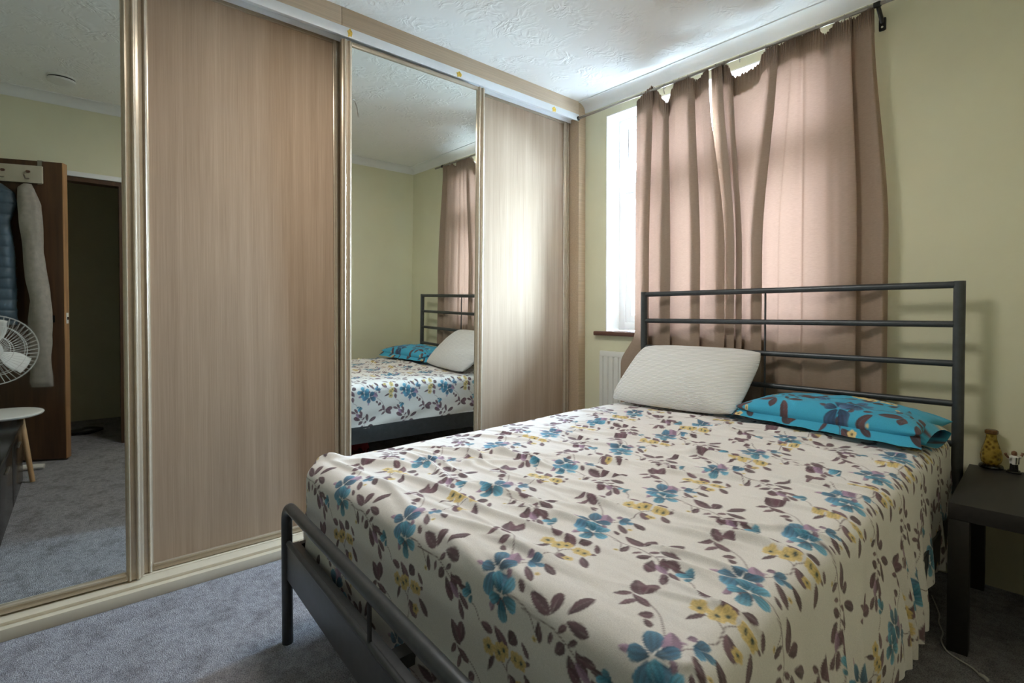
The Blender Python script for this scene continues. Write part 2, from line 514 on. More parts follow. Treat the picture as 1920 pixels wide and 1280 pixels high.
# ================================================================== wardrobe
wr = thing('sliding_wardrobe', 'fitted wall wardrobe with two mirrored and two wood-grain sliding doors', 'wardrobe', (-2.6, 1.0, 0))
XA, XB = -2.352, -2.405
ys = lambda px, x: pix(px, 500, 0, x).y
WY0 = -1.2
seam = ys(643.5, XF)
for y0, y1 in ((WY0, seam - .001), (seam + .001, 2.592)):
    MB().box(XF - .018, XF, y0, y1, 2.362, CEIL, .001).build('fascia_board', M['fascia'], wr)
tk = MB().box(XF - .006, XF + .001, WY0, 2.592, 2.3175, 2.3615, .0015).box(XB - .04, XF - .006, WY0, 2.592, 2.344, 2.3615)
tk.box(-2.385, -2.380, WY0, 2.592, 2.322, 2.344)
tr = tk.build('top_track', M['track'], wr)
for px, w_, h_ in ((658, .024, .036), (861, .034, .028), (1038, .036, .03)):
    y = ys(px, XF)
    n = 9
    pr = [(y + w_ / 2 * math.cos(2 * math.pi * k / n) * (1 + .35 * math.sin(k * 2.3)), 2.319 + h_ / 2 + h_ / 2 * math.sin(2 * math.pi * k / n) * (1 + .3 * math.cos(k * 3.1))) for k in range(n)]
    MB().extrude(pr, (XF + .001, 0, 0), (XF + .003, 0, 0), (0, 1, 0), (0, 0, 1)).build('adhesive_residue', M['brass'], tr)
MB().box(XB - .06, XF, 2.592, YW, 0, CEIL, .002).build('end_post', M['fascia'], wr)
pln = MB().box(-2.300, -2.274, WY0, 2.592, 0, .040, .003).box(XB - .04, -2.300, WY0, 2.592, 0, .030)
pln.build('plinth', M['plinth'], wr)
MB().box(-2.384, -2.322, WY0, 2.592, .030, .042, .002).box(-2.440, -2.388, WY0, 2.592, .030, .042, .002).build('bottom_track', M['plinth'], wr)
MB().box(-2.42, -2.40, WY0 - .02, WY0, 0, CEIL).box(XL, -2.42, WY0 - .02, WY0, 0, CEIL).build('side_panel', M['fascia'], wr)

SP = [(0, -.012), (0, .004), (.007, .006), (.010, .013), (.014, .015), (.018, .013), (.021, .005), (.032, .004), (.035, .011), (.039, .013), (.043, .010), (.046, .003), (.050, .002), (.050, -.012)]
def slide_door(name, y0, y1, x, z0, z1, pm, rot, label):
    yc, zc = (y0 + y1) / 2, 1.2
    h = (y1 - y0) / 2
    p = MB().box(-.010, -.004, -h + .03, h - .03, z0 - zc + .02, z1 - zc - .012)
    d = p.build(name, pm, smooth=False)
    d.location = (x, yc, zc)
    d.rotation_euler = rot
    d.parent = wr
    d.matrix_parent_inverse = Matrix.Translation(-Vector(wr.location))
    d['label'] = label
    for sgn in (-1, 1):
        prof = [(sgn * (h - a), b) for a, b in SP] if sgn > 0 else [(-h + a, b) for a, b in SP]
        MB().extrude(prof, (0, 0, z0 - zc), (0, 0, z1 - zc), (0, 1, 0), (1, 0, 0)).build('stile', M['frame'], d, inv=False)
    MB().box(-.012, .004, -h + .05, h - .05, z0 - zc, z0 - zc + .028, .002).box(-.010, .009, -h + .05, h - .05, z0 - zc + .020, z0 - zc + .028, .002).build('rail', M['frame'], d, inv=False)
    MB().box(-.012, .004, -h + .05, h - .05, z1 - zc - .018, z1 - zc, .002).build('rail', M['frame'], d, inv=False)
    return d
RM = (0, math.radians(.95), math.radians(-.70))
ya = ys(262, XA + .01)
slide_door('mirror_door', ya - .83, ya, XA, .049, 2.314, M['mirror'], RM, 'mirror glass panel')
yb0, yb1 = ys(642, XA + .01), ys(906, XA + .01)
slide_door('mirror_door', yb0, yb1, XA, .049, 2.314, M['mirror'], RM, 'mirror glass panel')
slide_door('wood_door', ya - .012, yb0 + .035, XB, .045, 2.334, M['laminate'], (0, 0, 0), 'vertical wood-grain laminate panel')
yr = ys(1068, XB + .012)
slide_door('wood_door', yb1 - .04, yr, XB, .045, 2.334, M['laminate'], (0, 0, 0), 'vertical wood-grain laminate panel')

# ================================================================== radiator
rad = thing('radiator', 'white panel radiator on the wall under the window', 'radiator', (-1.6, 2.61, .12))
RX0, RX1, RZ0, RZ1 = pix(1124, 657, 1, 2.612).x, -.95, .18, pix(1124, 657, 1, 2.612).z
pr = MB()
NS = 29
pitch = .0415
prof = [(0, 0)]
x = .022
while x + pitch < RX1 - RX0 - .02:
    prof += [(x, 0), (x + .005, .010), (x + .010, .010), (x + .015, 0)]
    x += pitch
prof += [(RX1 - RX0, 0), (RX1 - RX0, .014), (0, .014)]
pr.extrude(prof, (RX0, 2.612, RZ0 + .03), (RX0, 2.612, RZ1 - .035), (1, 0, 0), (0, 1, 0))
pr.box(RX0, RX1, 2.612, 2.626, RZ1 - .0355, RZ1, .004).box(RX0, RX1, 2.612, 2.626, RZ0, RZ0 + .0305, .004)
pr.build('front_panel', M['radiator'], rad)
MB().box(RX0 + .01, RX1 - .01, 2.626, 2.645, RZ1 - .02, RZ1 - .002, .003).box(RX0 + .004, RX0 + .012, 2.626, 2.645, RZ0, RZ1 - .004).build('top_grille', M['radiator'], rad)
for x in (RX0 + .2, RX1 - .2):
    MB().box(x - .02, x + .02, 2.626, YW, RZ0 + .05, RZ1 - .05).build('bracket', M['radiator'], rad)

# ================================================================== bed
BO = Vector((-1.741, 2.516, 0)); PH = .029
BA = Vector((math.cos(PH), math.sin(PH), 0)); BB = Vector((math.sin(PH), -math.cos(PH), 0))
def B(u, v, z):
    p = BO + BA * u + BB * v
    return (p.x, p.y, z)
def Bxf(p):
    return B(p[0], p[1], p[2])
bed = thing('double_bed', 'dark grey metal double bed frame with barred headboard', 'bed', B(.69, 1, 0))
BW = 1.378
for u in (0, BW):
    MB().tube([B(u, 0, 0), B(u, 0, 1.1635)], .0185, 18).build('headboard_post', M['steel'], bed)
for i, z in enumerate((1.15, 1.0, .85, .697, .543)):
    r_ = .0135 if i == 0 else .0125
    MB().tube([B(.012, 0, z), B(BW - .012, 0, z)], r_, 16).build('headboard_rail', M['steel'], bed)
MB().tube([B(.672, .002, .55), B(.672, .002, 1.145)], .0048, 8).build('spindle', M['steel'], bed)
# foot end: one bent tube, plate and spindles
def foot(u, dv=0.0):
    return 1.997 + .075 * u + dv
path = [(0, foot(0), 0), (0, foot(0), .30)]
for k in range(7):
    a = math.radians(k * 15)
    path.append((.055 - .055 * math.cos(a), foot(.055 - .055 * math.cos(a)), .385 + .055 * math.sin(a)))
for k in range(7):
    a = math.radians(90 - k * 15)
    u = BW - .055 + .055 * math.cos(a)
    path.append((u, foot(u), .385 + .055 * math.sin(a)))
path += [(BW, foot(BW), .30), (BW, foot(BW), 0)]
MB().tube(path, .0165, 16).build('foot_tube', M['steel'], bed, xf=Bxf)
plate = MB()
fx = lambda p: B(p[0], foot(p[0]) + p[1], p[2])
plate.box(.012, BW - .012, -.012, .006, .208, .318, .004)
plate.box(.012, BW - .012, -.034, -.012, .310, .318, .002)
plate.build('foot_board', M['steel'], bed, xf=fx)
MB().tube([(.02, 0, .323), (BW - .02, 0, .323)], .0085, 10).build('foot_rail', M['steel'], bed, xf=fx)
for u in (.645,):
    MB().tube([(u, .0, .318), (u, .0, .43)], .0055, 8).build('spindle', M['steel'], bed, xf=fx)
for u, s in ((0, 1), (BW, -1)):
    MB().box(u + s * .012 - .012, u + s * .012 + .012, .02, 1.99, .205, .312, .004).build('side_rail', M['steel'], bed, xf=Bxf)
MB().box(.66, .70, .02, 2.03, .27, .30).build('centre_beam', M['steel'], bed, xf=Bxf)
MB().tube([(.68, 1.0, 0), (.68, 1.0, .27)], .014, 10).build('centre_leg', M['steel'], bed, xf=Bxf)
for k in range(13):
    v = .09 + k * .15
    MB().box(.03, BW - .03, v - .03, v + .03, .302, .318).build('slat', M['legwood'], bed, smooth=False, xf=Bxf)

U0, U1, V0, V1, ZT, ZB = .022, 1.352, .03, 1.950, .566, .322
mt = MB().box(U0, U1, V0, V1, ZB, ZT, .05).build('mattress', M['mattress'], xf=Bxf)
tag(mt, 'off-white mattress lying on the bed frame beneath the floral sheet', 'mattress')

# ---------------------------------------------------------------- floral print
TU, TV = .33, .285
ELEMS = [
('L',1.137,1.720,1.157,1.763,0.50),('L',1.153,1.706,1.175,1.743,0.45),('L',1.182,1.735,1.212,1.756,0.42),('L',1.182,1.747,1.197,1.783,0.40),('L',1.071,1.697,1.074,1.732,0.42),('L',1.178,1.720,1.211,1.722,0.40),('L',1.039,1.664,1.092,1.678,0.42),('L',1.094,1.676,1.096,1.638,0.60),('L',1.123,1.664,1.148,1.617,0.38),('L',1.095,1.723,1.102,1.701,0.40),('L',1.114,1.696,1.129,1.679,0.50),('L',1.126,1.674,1.173,1.677,0.42),('L',1.110,1.732,1.129,1.707,0.60),('L',1.134,1.739,1.164,1.755,0.55),('M',1.150,1.725,1.182,1.747,0.45),('L',1.154,1.715,1.192,1.712,0.42),('L',1.136,1.707,1.154,1.691,0.40),('L',1.250,1.764,1.284,1.768,0.55),('L',1.288,1.754,1.325,1.785,0.50),('L',1.328,1.767,1.346,1.744,0.90),('L',1.273,1.843,1.287,1.808,0.30),('L',1.328,1.824,1.360,1.852,0.60),('L',1.367,1.803,1.400,1.834,0.40),('L',1.361,1.750,1.380,1.772,0.40),('L',1.368,1.786,1.382,1.778,0.50),('L',1.157,1.798,1.189,1.836,0.60),('L',1.190,1.830,1.193,1.788,0.60),('L',1.156,1.866,1.175,1.840,0.40),('L',1.180,1.886,1.192,1.853,0.35),('L',1.179,1.844,1.219,1.856,0.40),('L',1.218,1.887,1.235,1.869,0.70),('L',1.230,1.888,1.249,1.898,0.60),('M',1.275,1.886,1.300,1.929,0.60),('M',1.301,1.938,1.316,1.946,0.60),('M',1.279,2.016,1.284,1.994,0.60),('M',1.299,1.885,1.308,1.872,0.90),('M',1.223,1.953,1.244,1.948,0.45),('L',1.341,1.880,1.381,1.896,0.40),('L',1.322,1.909,1.362,1.937,0.33),('L',1.288,1.699,1.320,1.714,0.55),('M',1.293,1.899,1.306,1.896,0.40),('L',1.336,1.944,1.356,1.954,0.50),('B',1.315,1.894,1.324,1.869,0.70),('B',1.324,1.891,1.345,1.886,0.60),('B',1.312,1.890,1.334,1.903,0.55),('C',1.220,1.718,1.193,1.733,0.50),('C',1.222,1.722,1.204,1.708,0.60),('C',1.223,1.724,1.215,1.741,0.50),('B',1.2798,1.9471,1.3137,1.9656,0.66),('B',1.2751,1.9496,1.2674,1.9907,0.66),('B',1.2722,1.9455,1.2385,1.9498,0.66),('B',1.2740,1.9407,1.2558,1.9024,0.66),('B',1.2791,1.9421,1.3066,1.9161,0.66),('C',1.3109,1.9808,1.3462,1.9879,0.62),('C',1.3075,1.9843,1.3119,2.0230,0.62),('C',1.3038,1.9815,1.2750,1.9946,0.62),('C',1.3040,1.9768,1.2774,1.9477,0.62),('C',1.3089,1.9766,1.3263,1.9459,0.62),('Y',1.273,1.799,0.0163),('Y',1.302,1.797,0.0177),('Y',1.314,1.788,0.0144),('Y',1.346,1.788,0.0147),('Y',1.360,1.788,0.0138),('Y',1.356,1.833,0.0116),('Y',1.355,1.914,0.0054),('Y',1.392,1.730,0.0053),('S',1.030,1.694,1.070,1.695,1.102,1.694,1.144,1.712,1.185,1.744),('S',1.178,1.842,1.211,1.848,1.243,1.865,1.274,1.903),('S',1.323,1.821,1.329,1.852,1.324,1.867),('S',1.323,1.821,1.323,1.808,1.334,1.790),('S',1.302,1.921,1.311,1.904,1.317,1.897),('S',1.309,1.689,1.346,1.686,1.378,1.695,1.394,1.718),('S',1.246,1.763,1.234,1.744,1.219,1.737),('S',1.273,1.843,1.285,1.815,1.303,1.809,1.323,1.821)
]
PAL = dict(L=(.125, .065, .088), M=(.34, .22, .34), B=(.04, .18, .33), C=(.06, .27, .42), Y=(.63, .49, .20), D=(.02, .07, .09), S=(.14, .08, .10))
PALB = dict(L=(.085, .03, .028), M=(.10, .045, .05), B=(.03, .06, .16), C=(.05, .12, .28), Y=(.72, .55, .24), D=(.05, .05, .04), S=(.07, .05, .06))
def raster(elems,base,pal,shear=.03,res=.001,seed=3):
    rng=random.Random(seed)
    nu,nv=int(TU/res),int(TV/res)
    U,V=np.meshgrid((np.arange(nu)+.5)*TU/nu,(np.arange(nv)+.5)*TV/nv,indexing='ij')
    img=np.empty((nu,nv,3));img[:]=base
    def rel(cu,cv):
        k=np.round((V-cv)/TV); dv=V-cv-k*TV
        du=U-cu; du=du-np.round(du/TU)*TU
        return du,dv
    def put(m,col):
        m=m[...,None];img[:]=img*(1-m)+m*col
    aa=.0012
    st=[e for e in elems if e[0]=='S'];ot=[e for e in elems if e[0]!='S']
    for e in st:
        pts=np.array(e[1:]).reshape(-1,2)
        # smooth
        P=[]
        n=len(pts)
        for i in range(n-1):
            p0=pts[max(i-1,0)];p1=pts[i];p2=pts[i+1];p3=pts[min(i+2,n-1)]
            for t in np.linspace(0,1,7)[:-1]:
                P.append(.5*(2*p1+(p2-p0)*t+(2*p0-5*p1+4*p2-p3)*t*t+(3*p1-p0-3*p2+p3)*t**3))
        P.append(pts[-1])
        m=np.zeros_like(U)
        for A,B in zip(P[:-1],P[1:]):
            c=(A+B)/2;du,dv=rel(*c);h=(B-A)/2;l2=h@h+1e-9
            t=np.clip((du*h[0]+dv*h[1])/l2,-1,1);d=np.hypot(du-t*h[0],dv-t*h[1])
            m=np.maximum(m,np.clip((.0011-d)/aa+.5,0,1))
        put(m*.85,pal['S'])
    for e in ot:
        if e[0]=='Y':continue
        k,u1,v1,u2,v2,w=e
        du,dv=rel((u1+u2)/2,(v1+v2)/2);hx,hy=(u2-u1)/2,(v2-v1)/2;l=math.hypot(hx,hy)
        s=(du*hx+dv*hy)/l/l;t=(-du*hy+dv*hx)/l
        if k in'LM':
            W=l*w*np.clip(1-s*s,0,1)**.75*(1+.25*s)
        else:
            W=l*w*np.clip(1-s*s,0,1)**.5*(1+.45*s)
        m=np.clip((W-np.abs(t))/aa+.5,0,1)*(np.abs(s)<1)
        c=np.array(pal[k]);tone=rng.uniform(.7,1.35)
        if k in'LM':
            sh=tone*(1+.35*np.sign(t)*(.5-.5*s)*rng.choice((-1,1)))
            rib=np.clip(1-np.abs(t)/.0009,0,1)*.35
            col=c*sh[...,None]+rib[...,None]*(np.array(base)-c)*.5
        else:
            g=np.clip((s+1)/2,0,1)
            str_=.85+.25*np.sin(t/np.maximum(W,1e-4)*9+s*2)
            col=c*((.55+.75*g)*str_*tone)[...,None]
            col=col+(g**3*.12*tone)[...,None]*np.array([.5,.9,1.])
        put(m*(.95 if k in 'LM' else .93),np.clip(col,0,1))
    for e in ot:
        if e[0]!='Y':continue
        _,cu,cv,r=e
        du,dv=rel(cu,cv);R_=np.hypot(du,dv);A=np.arctan2(dv,du)+rng.uniform(0,6)
        rad=r*(.8+.22*np.abs(np.cos(A*2.5)))
        m=np.clip((rad-R_)/aa+.5,0,1)
        c=np.array(pal['Y']);sh=.8+.45*np.clip(R_/r,0,1)+.15*np.sin(A*11)
        put(m*.95,np.clip(c*sh[...,None],0,1))
        put(np.clip((r*.26-R_)/aa+.5,0,1)*.9,pal['D'])
    return img


def sample(img, u, v):
    nu, nv = img.shape[:2]
    x = (u / TU * nu - .5) % nu; y = (v / TV * nv - .5) % nv
    i = np.floor(x).astype(int); j = np.floor(y).astype(int)
    fx_ = (x - i)[..., None]; fy_ = (y - j)[..., None]
    i %= nu; j %= nv; i1 = (i + 1) % nu; j1 = (j + 1) % nv
    return img[i, j] * (1 - fx_) * (1 - fy_) + img[i1, j] * fx_ * (1 - fy_) + img[i, j1] * (1 - fx_) * fy_ + img[i1, j1] * fx_ * fy_

def make_sheet():
    img = raster(ELEMS, (.80, .785, .775), PAL)
    zt = ZT + .008
    rr = .055
    uL, uR, vF = U0 - .006, U1 + .008, V1 + .008
    s = np.arange(uL - .36, uR + .47, .0031)
    tt = [V0 - .01]
    while tt[-1] < vF + .27:
        tt.append(tt[-1] + .0046 - .0022 * min(1, max(0, tt[-1] / 1.9)))
    t = np.array(tt)
    S, T = np.meshgrid(s, t, indexing='ij')
    # hem: limit how far each column hangs
    hangR = .395 + .03 * np.sin(T * 9) + .05 * sstep(T, .9, 1.5) + .03 * np.exp(-((T - .72) / .06) ** 2) - .05 * (1 - sstep(T, .0, .25))
    hangL = .268 + .008 * np.sin(T * 7) + .09 * sstep(T, 1.32, 1.75)
    hangF = .335 + .01 * np.sin(S * 11)
    a_ = rr * (math.pi / 2 - 1)
    du = np.where(S > uR - rr, np.minimum(S - (uR - rr), (S - (uR - rr)) / (s[-1] - (uR - rr)) * (hangR + rr + a_)), 0)
    kR = (hangR + a_) / (s[-1] - (uR - rr)); kL = (hangL + a_) / ((uL + rr) - s[0])
    du = np.where(S > uR - rr, (S - (uR - rr)) * np.where(kR < 1, kR, kR), 0)
    du = np.where(S < uL + rr, -((uL + rr) - S) * kL, du)
    kF = (hangF + a_) / (t[-1] - (vF - rr))
    dv = np.where(T > vF - rr, (T - (vF - rr)) * kF, 0)
    su = np.clip(S, uL + rr, uR - rr); sv = np.minimum(T, vF - rr)
    ax, ay = np.abs(du), dv
    Ld = np.maximum(ax, ay)
    hyp = np.hypot(ax, ay) + 1e-9
    dx, dy = np.sign(du) * ax / hyp, ay / hyp
    ang = np.clip(Ld / rr, 0, math.pi / 2)
    out = rr * np.sin(ang)
    down = rr * (1 - np.cos(ang)) + np.maximum(0, Ld - rr * math.pi / 2)
    U = su + dx * out; V = sv + dy * out
    Zz = zt - down
    # cloth coordinate for the print (true arc length)
    PU = su + du; PV = sv + dv
    # creases of the loose sheet: (u1,v1,u2,v2,height,width)
    rng = random.Random(11)
    cr = [(.00, 1.93, .10, 1.86, .016, .016), (.09, 1.87, .34, 1.70, .013, .014), (.34, 1.70, .62, 1.30, .008, .016), (.30, 1.86, .62, 1.93, .010, .012),
          (.60, 1.90, 1.16, 1.85, .010, .011), (.55, 1.80, 1.14, 1.755, .009, .010), (.42, 1.72, .95, 1.66, .008, .012), (.45, 1.60, 1.12, 1.53, .007, .010),
          (.10, 1.62, .55, 1.45, .008, .014), (.06, 1.38, .40, 1.20, .007, .012), (.62, 1.93, 1.05, 1.99, .007, .012), (.95, .62, 1.2, .72, .012, .012), (.55, .66, .80, .60, .011, .013)]
    for k in range(120):
        u = rng.uniform(.03, 1.2); v = rng.uniform(.38, 1.95)
        l = rng.uniform(.12, .5)
        th = rng.gauss(-.13, .13)
        cr.append((u, v, u + l * math.cos(th), v + l * math.sin(th), rng.uniform(.003, .009), rng.uniform(.005, .011)))
    top = np.zeros_like(U)
    for (u1, v1, u2, v2, h, wd) in cr:
        l = math.hypot(u2 - u1, v2 - v1); ex, ey = (u2 - u1) / l, (v2 - v1) / l
        m_ = (PU > min(u1, u2) - .08) & (PU < max(u1, u2) + .08) & (PV > min(v1, v2) - .1) & (PV < max(v1, v2) + .1)
        a1 = (PU[m_] - u1) * ex + (PV[m_] - v1) * ey
        b1 = -(PU[m_] - u1) * ey + (PV[m_] - v1) * ex
        b1 = b1 + .012 * np.sin(a1 * 9 + u1 * 40)
        e = sstep(a1, -.04, l * .35) * (1 - sstep(a1, l * .55, l + .05))
        wv = np.where(b1 > 0, wd, wd * 1.6)
        top[m_] += 1.35 * h * e * np.exp(-(b1 / wv) ** 2)
    top += .006 * vnoise(PU * 5, PV * 6, 3) + .0022 * vnoise(PU * 16 + 3 * PV, PV * 40, 5) + .0010 * vnoise(PU * 30, PV * 90, 8)
    wt = 1 - sstep(down, 0, .08)
    Zz = Zz + top * wt
    # loose folds on the hanging sides
    hg = sstep(down, .03, .40)
    ph = T + .25 * vnoise(T * 3, S * 3, 12)
    fold = .5 + .5 * np.sin(ph * 2 * math.pi / .155) + .4 * np.sin(ph * 2 * math.pi / .083 + 1)
    lim = .5 + .5 * sstep(T, .45, .95)
    sideR = (S > uR - rr) & (ay < ax + 1e-9)
    U = U + np.where(sideR, hg * lim * (.030 + .020 * fold), 0)
    ph2 = T + .1 * vnoise(T * 4, S * 5, 14)
    sag = .5 + .5 * np.sin((down - .25 * (T - 1.0)) * 2 * math.pi / .11)
    sideL = (S < uL + rr) & (ay < ax + 1e-9)
    U = U - np.where(sideL, hg * (.010 + .012 * sag) + .035 * sstep(T, 1.3, 1.6) * sstep(down, .1, .25), 0)
    foot_ = ay > ax + 1e-9
    V = V + np.where(foot_, hg * (.004 + .006 * np.sin(S * 2 * math.pi / .21 + 2 * vnoise(S * 5, T * 5, 15))), 0)
    # the side falls turn the print with the fall of the cloth
    X = BO.x + BA.x * U + BB.x * V; Y = BO.y + BA.y * U + BB.y * V
    cols = sample(img, PU, PV)
    o = grid_obj('bed_sheet', np.stack([X, Y, Zz], -1), M['print'], cols=cols, flip=True)
    tag(o, 'crumpled cream bed sheet printed with blue and yellow flowers and purple leaves', 'bed sheet')
make_sheet()

# ---------------------------------------------------------------- pillows
def pillow(name, m, c, e1, e2, a, b, h, n=70, rnd=0.0, foam=False, pw=2.6, cols=None, wob=.0, seed=1, parent=None, pinch=.05, flat=0.0):
    """closed cushion: half-sizes a,b along unit axes e1,e2, half-thickness h"""
    c, e1, e2 = Vector(c), Vector(e1).normalized(), Vector(e2).normalized()
    e3 = e1.cross(e2)
    x = np.sin(np.linspace(-math.pi / 2, math.pi / 2, n)); y = np.sin(np.linspace(-math.pi / 2, math.pi / 2, n))
    X, Y = np.meshgrid(x, y, indexing='ij')
    th = (np.clip(1 - np.abs(X) ** pw, 0, 1) ** .5) * (np.clip(1 - np.abs(Y) ** pw, 0, 1) ** .5)
    if foam:
        th = .30 * np.clip(1 - np.abs(X) ** 9, 0, 1) ** .5 * np.clip(1 - np.abs(Y) ** 9, 0, 1) ** .5 + .70 * np.clip(1 - np.abs(X) ** 2.4, 0, 1) ** .8 * np.clip(1 - np.abs(Y) ** 2.2, 0, 1) ** .8
    px_ = X * np.sqrt(1 - rnd * Y ** 4) * a * (1 - pinch * (1 - Y ** 2) * X ** 2); py_ = Y * np.sqrt(1 - rnd * X ** 4) * b * (1 - pinch * (1 - X ** 2) * Y ** 2)
    nz = wob * (vnoise(X * 3 + 9, Y * 3 + 5, seed) + .5 * vnoise(X * 8, Y * 8, seed + 1))
    res = []
    for sg in (1, -1):
        hz = sg * h * th * (1 if sg > 0 else 1 - flat) + (nz * np.sqrt(th) if sg > 0 else 0)
        res.append(np.stack([c[i] + e1[i] * px_ + e2[i] * py_ + e3[i] * hz for i in range(3)], -1))
    P = np.concatenate([res[0], res[1][:, ::-1]], 1)
    P = np.concatenate([P, P[:, :1]], 1)
    cl = None
    if cols is not None:
        cc = sample(cols, px_ / 1.35 + .9, py_ / 1.35 + .33)
        cl = np.concatenate([cc, cc[:, ::-1]], 1); cl = np.concatenate([cl, cl[:, :1]], 1)
    return grid_obj(name, P, m, parent, cl)

def ribbed():
    m, nt, b = new_mat('ribbed_white_pillow_knit')
    b.inputs['Base Color'].default_value = (.70, .69, .67, 1)
    b.inputs['Roughness'].default_value = .85
    v = coords(nt, (1, 1, 1))
    wv = N(nt, 'ShaderNodeTexWave', wave_type='BANDS', bands_direction='Z')
    wv.inputs['Scale'].default_value = 55; wv.inputs['Distortion'].default_value = .4
    nt.links.new(v, wv.inputs['Vector'])
    n = N(nt, 'ShaderNodeTexNoise'); n.inputs['Scale'].default_value = 300
    nt.links.new(v, n.inputs['Vector'])
    r = ramp2(nt, (.60, .60, .61), (.80, .80, .80), 0, .7)
    nt.links.new(wv.outputs[1], r.inputs[0]); nt.links.new(r.outputs[0], b.inputs['Base Color'])
    bp = N(nt, 'ShaderNodeBump'); bp.inputs['Strength'].default_value = .9; bp.inputs['Distance'].default_value = .002
    nt.links.new(wv.outputs[1], bp.inputs['Height']); nt.links.new(bp.outputs[0], b.inputs['Normal'])
    return m
M['knit'] = ribbed()
lean = math.radians(40)
e1 = BA * math.cos(-.06) + BB * math.sin(-.06)
e2b = BB * -1
e2 = (e2b * math.cos(lean) + Vector((0, 0, 1)) * math.sin(lean))
wp = pillow('pillow', M['knit'], B(.360, .203, .728), e1, e2, .325, .208, .074, n=110, rnd=.12, foam=True, wob=.004, seed=4, pinch=.0)
tag(wp, 'plump white ribbed pillow leaning against the headboard beside the window', 'pillow')

imgb = raster(ELEMS, (.045, .40, .62), PALB, seed=9)
bpw = thing('patterned_pillow', 'turquoise floral pillow lying flat on the bed near the black side table', 'pillow', B(1.03, .24, .59))
e1 = BA * math.cos(.12) + BB * math.sin(.12)
e2 = (BB * -1) * math.cos(.12) + BA * math.sin(.12)
cen = Vector(B(1.032, .225, .642))
pillow('cushion', M['print'], cen, e1, e2, .325, .172, .062, n=260, pw=2.8, cols=imgb, wob=.012, seed=6, parent=bpw, pinch=.06)
# pillowcase flange along the front edge and the open end
def strip(name, pts_a, pts_b, cols_img, parent, n=80, m=8, wave=.0016, seed=2):
    t = np.linspace(0, 1, n)[:, None]; q = np.linspace(0, 1, m)[None, :]
    A = np.array(pts_a); Bq = np.array(pts_b)
    def along(P, t):
        k = np.linspace(0, 1, len(P)); return np.stack([np.interp(t[:, 0], k, P[:, i]) for i in range(3)], -1)
    PA, PB = along(A, t), along(Bq, t)
    P = PA[:, None] * (1 - q[..., None]) + PB[:, None] * q[..., None]
    P[..., 2] += wave * np.sin(t * 34 + 3 * vnoise(t * 9, q * 2, seed)) * q
    cc = sample(cols_img, np.broadcast_to(t * .5 + .02, P.shape[:2]), np.broadcast_to(q * .03 + .1, P.shape[:2]))
    return grid_obj(name, P, M['print'], parent, cc)
def pp(x, y, z):
    p = cen + e1 * x + e2 * y
    return (p.x, p.y, z)
strip('flange', [pp(-.32, -.150, .632), pp(0, -.150, .634), pp(.32, -.155, .634)], [pp(-.335, -.178, .606), pp(0, -.186, .600), pp(.335, -.192, .598)], imgb, bpw, n=260, m=14)
strip('flange', [pp(-.315, .155, .632), pp(-.315, 0, .645), pp(-.315, -.155, .632)], [pp(-.355, .165, .600), pp(-.358, 0, .602), pp(-.350, -.18, .598)], imgb, bpw, n=120, m=14)
# open mouth of the pillowcase: soft oval sleeve beyond the cushion
ring = []
for k, (xx, hh, bb) in enumerate(((.24, .050, .150), (.27, .046, .148), (.30, .038, .142), (.330, .026, .135))):
    row = []
    for j in range(37):
        a = 2 * math.pi * j / 36
        cz = .640 - .012 * k
        row.append(pp(xx, bb * math.cos(a), cz + hh * math.sin(a) + .004 * math.sin(3 * a + k)))
    ring.append(row)
Pm = np.array(ring)
Um = np.linspace(.2, .36, 4)[:, None] + np.zeros((1, 37)); Vm = np.linspace(0, .6, 37)[None, :] + np.zeros((4, 1))
grid_obj('case_mouth', Pm, M['print'], bpw, sample(imgb, Um, Vm))

# ================================================================== curtains
RODY, RODZ = 2.585, 2.334
def catmull(P, n):
    P = np.array(P, float); k = len(P)
    out = []
    for i in range(k - 1):
        p0, p1, p2, p3 = P[max(i - 1, 0)], P[i], P[i + 1], P[min(i + 2, k - 1)]
        for t in np.linspace(0, 1, n, endpoint=False):
            out.append(.5 * (2 * p1 + (p2 - p0) * t + (2 * p0 - 5 * p1 + 4 * p2 - p3) * t * t + (3 * p1 - p0 - 3 * p2 + p3) * t ** 3))
    out.append(P[-1])
    return np.array(out)

def px_to_x(px, y):
    """x on the plane y=const for a photo column (the view is level enough to ignore height)"""
    vx = FW.x + RT.x * (px - 960) / F_PX
    vy = FW.y + RT.y * (px - 960) / F_PX
    return y * vx / vy

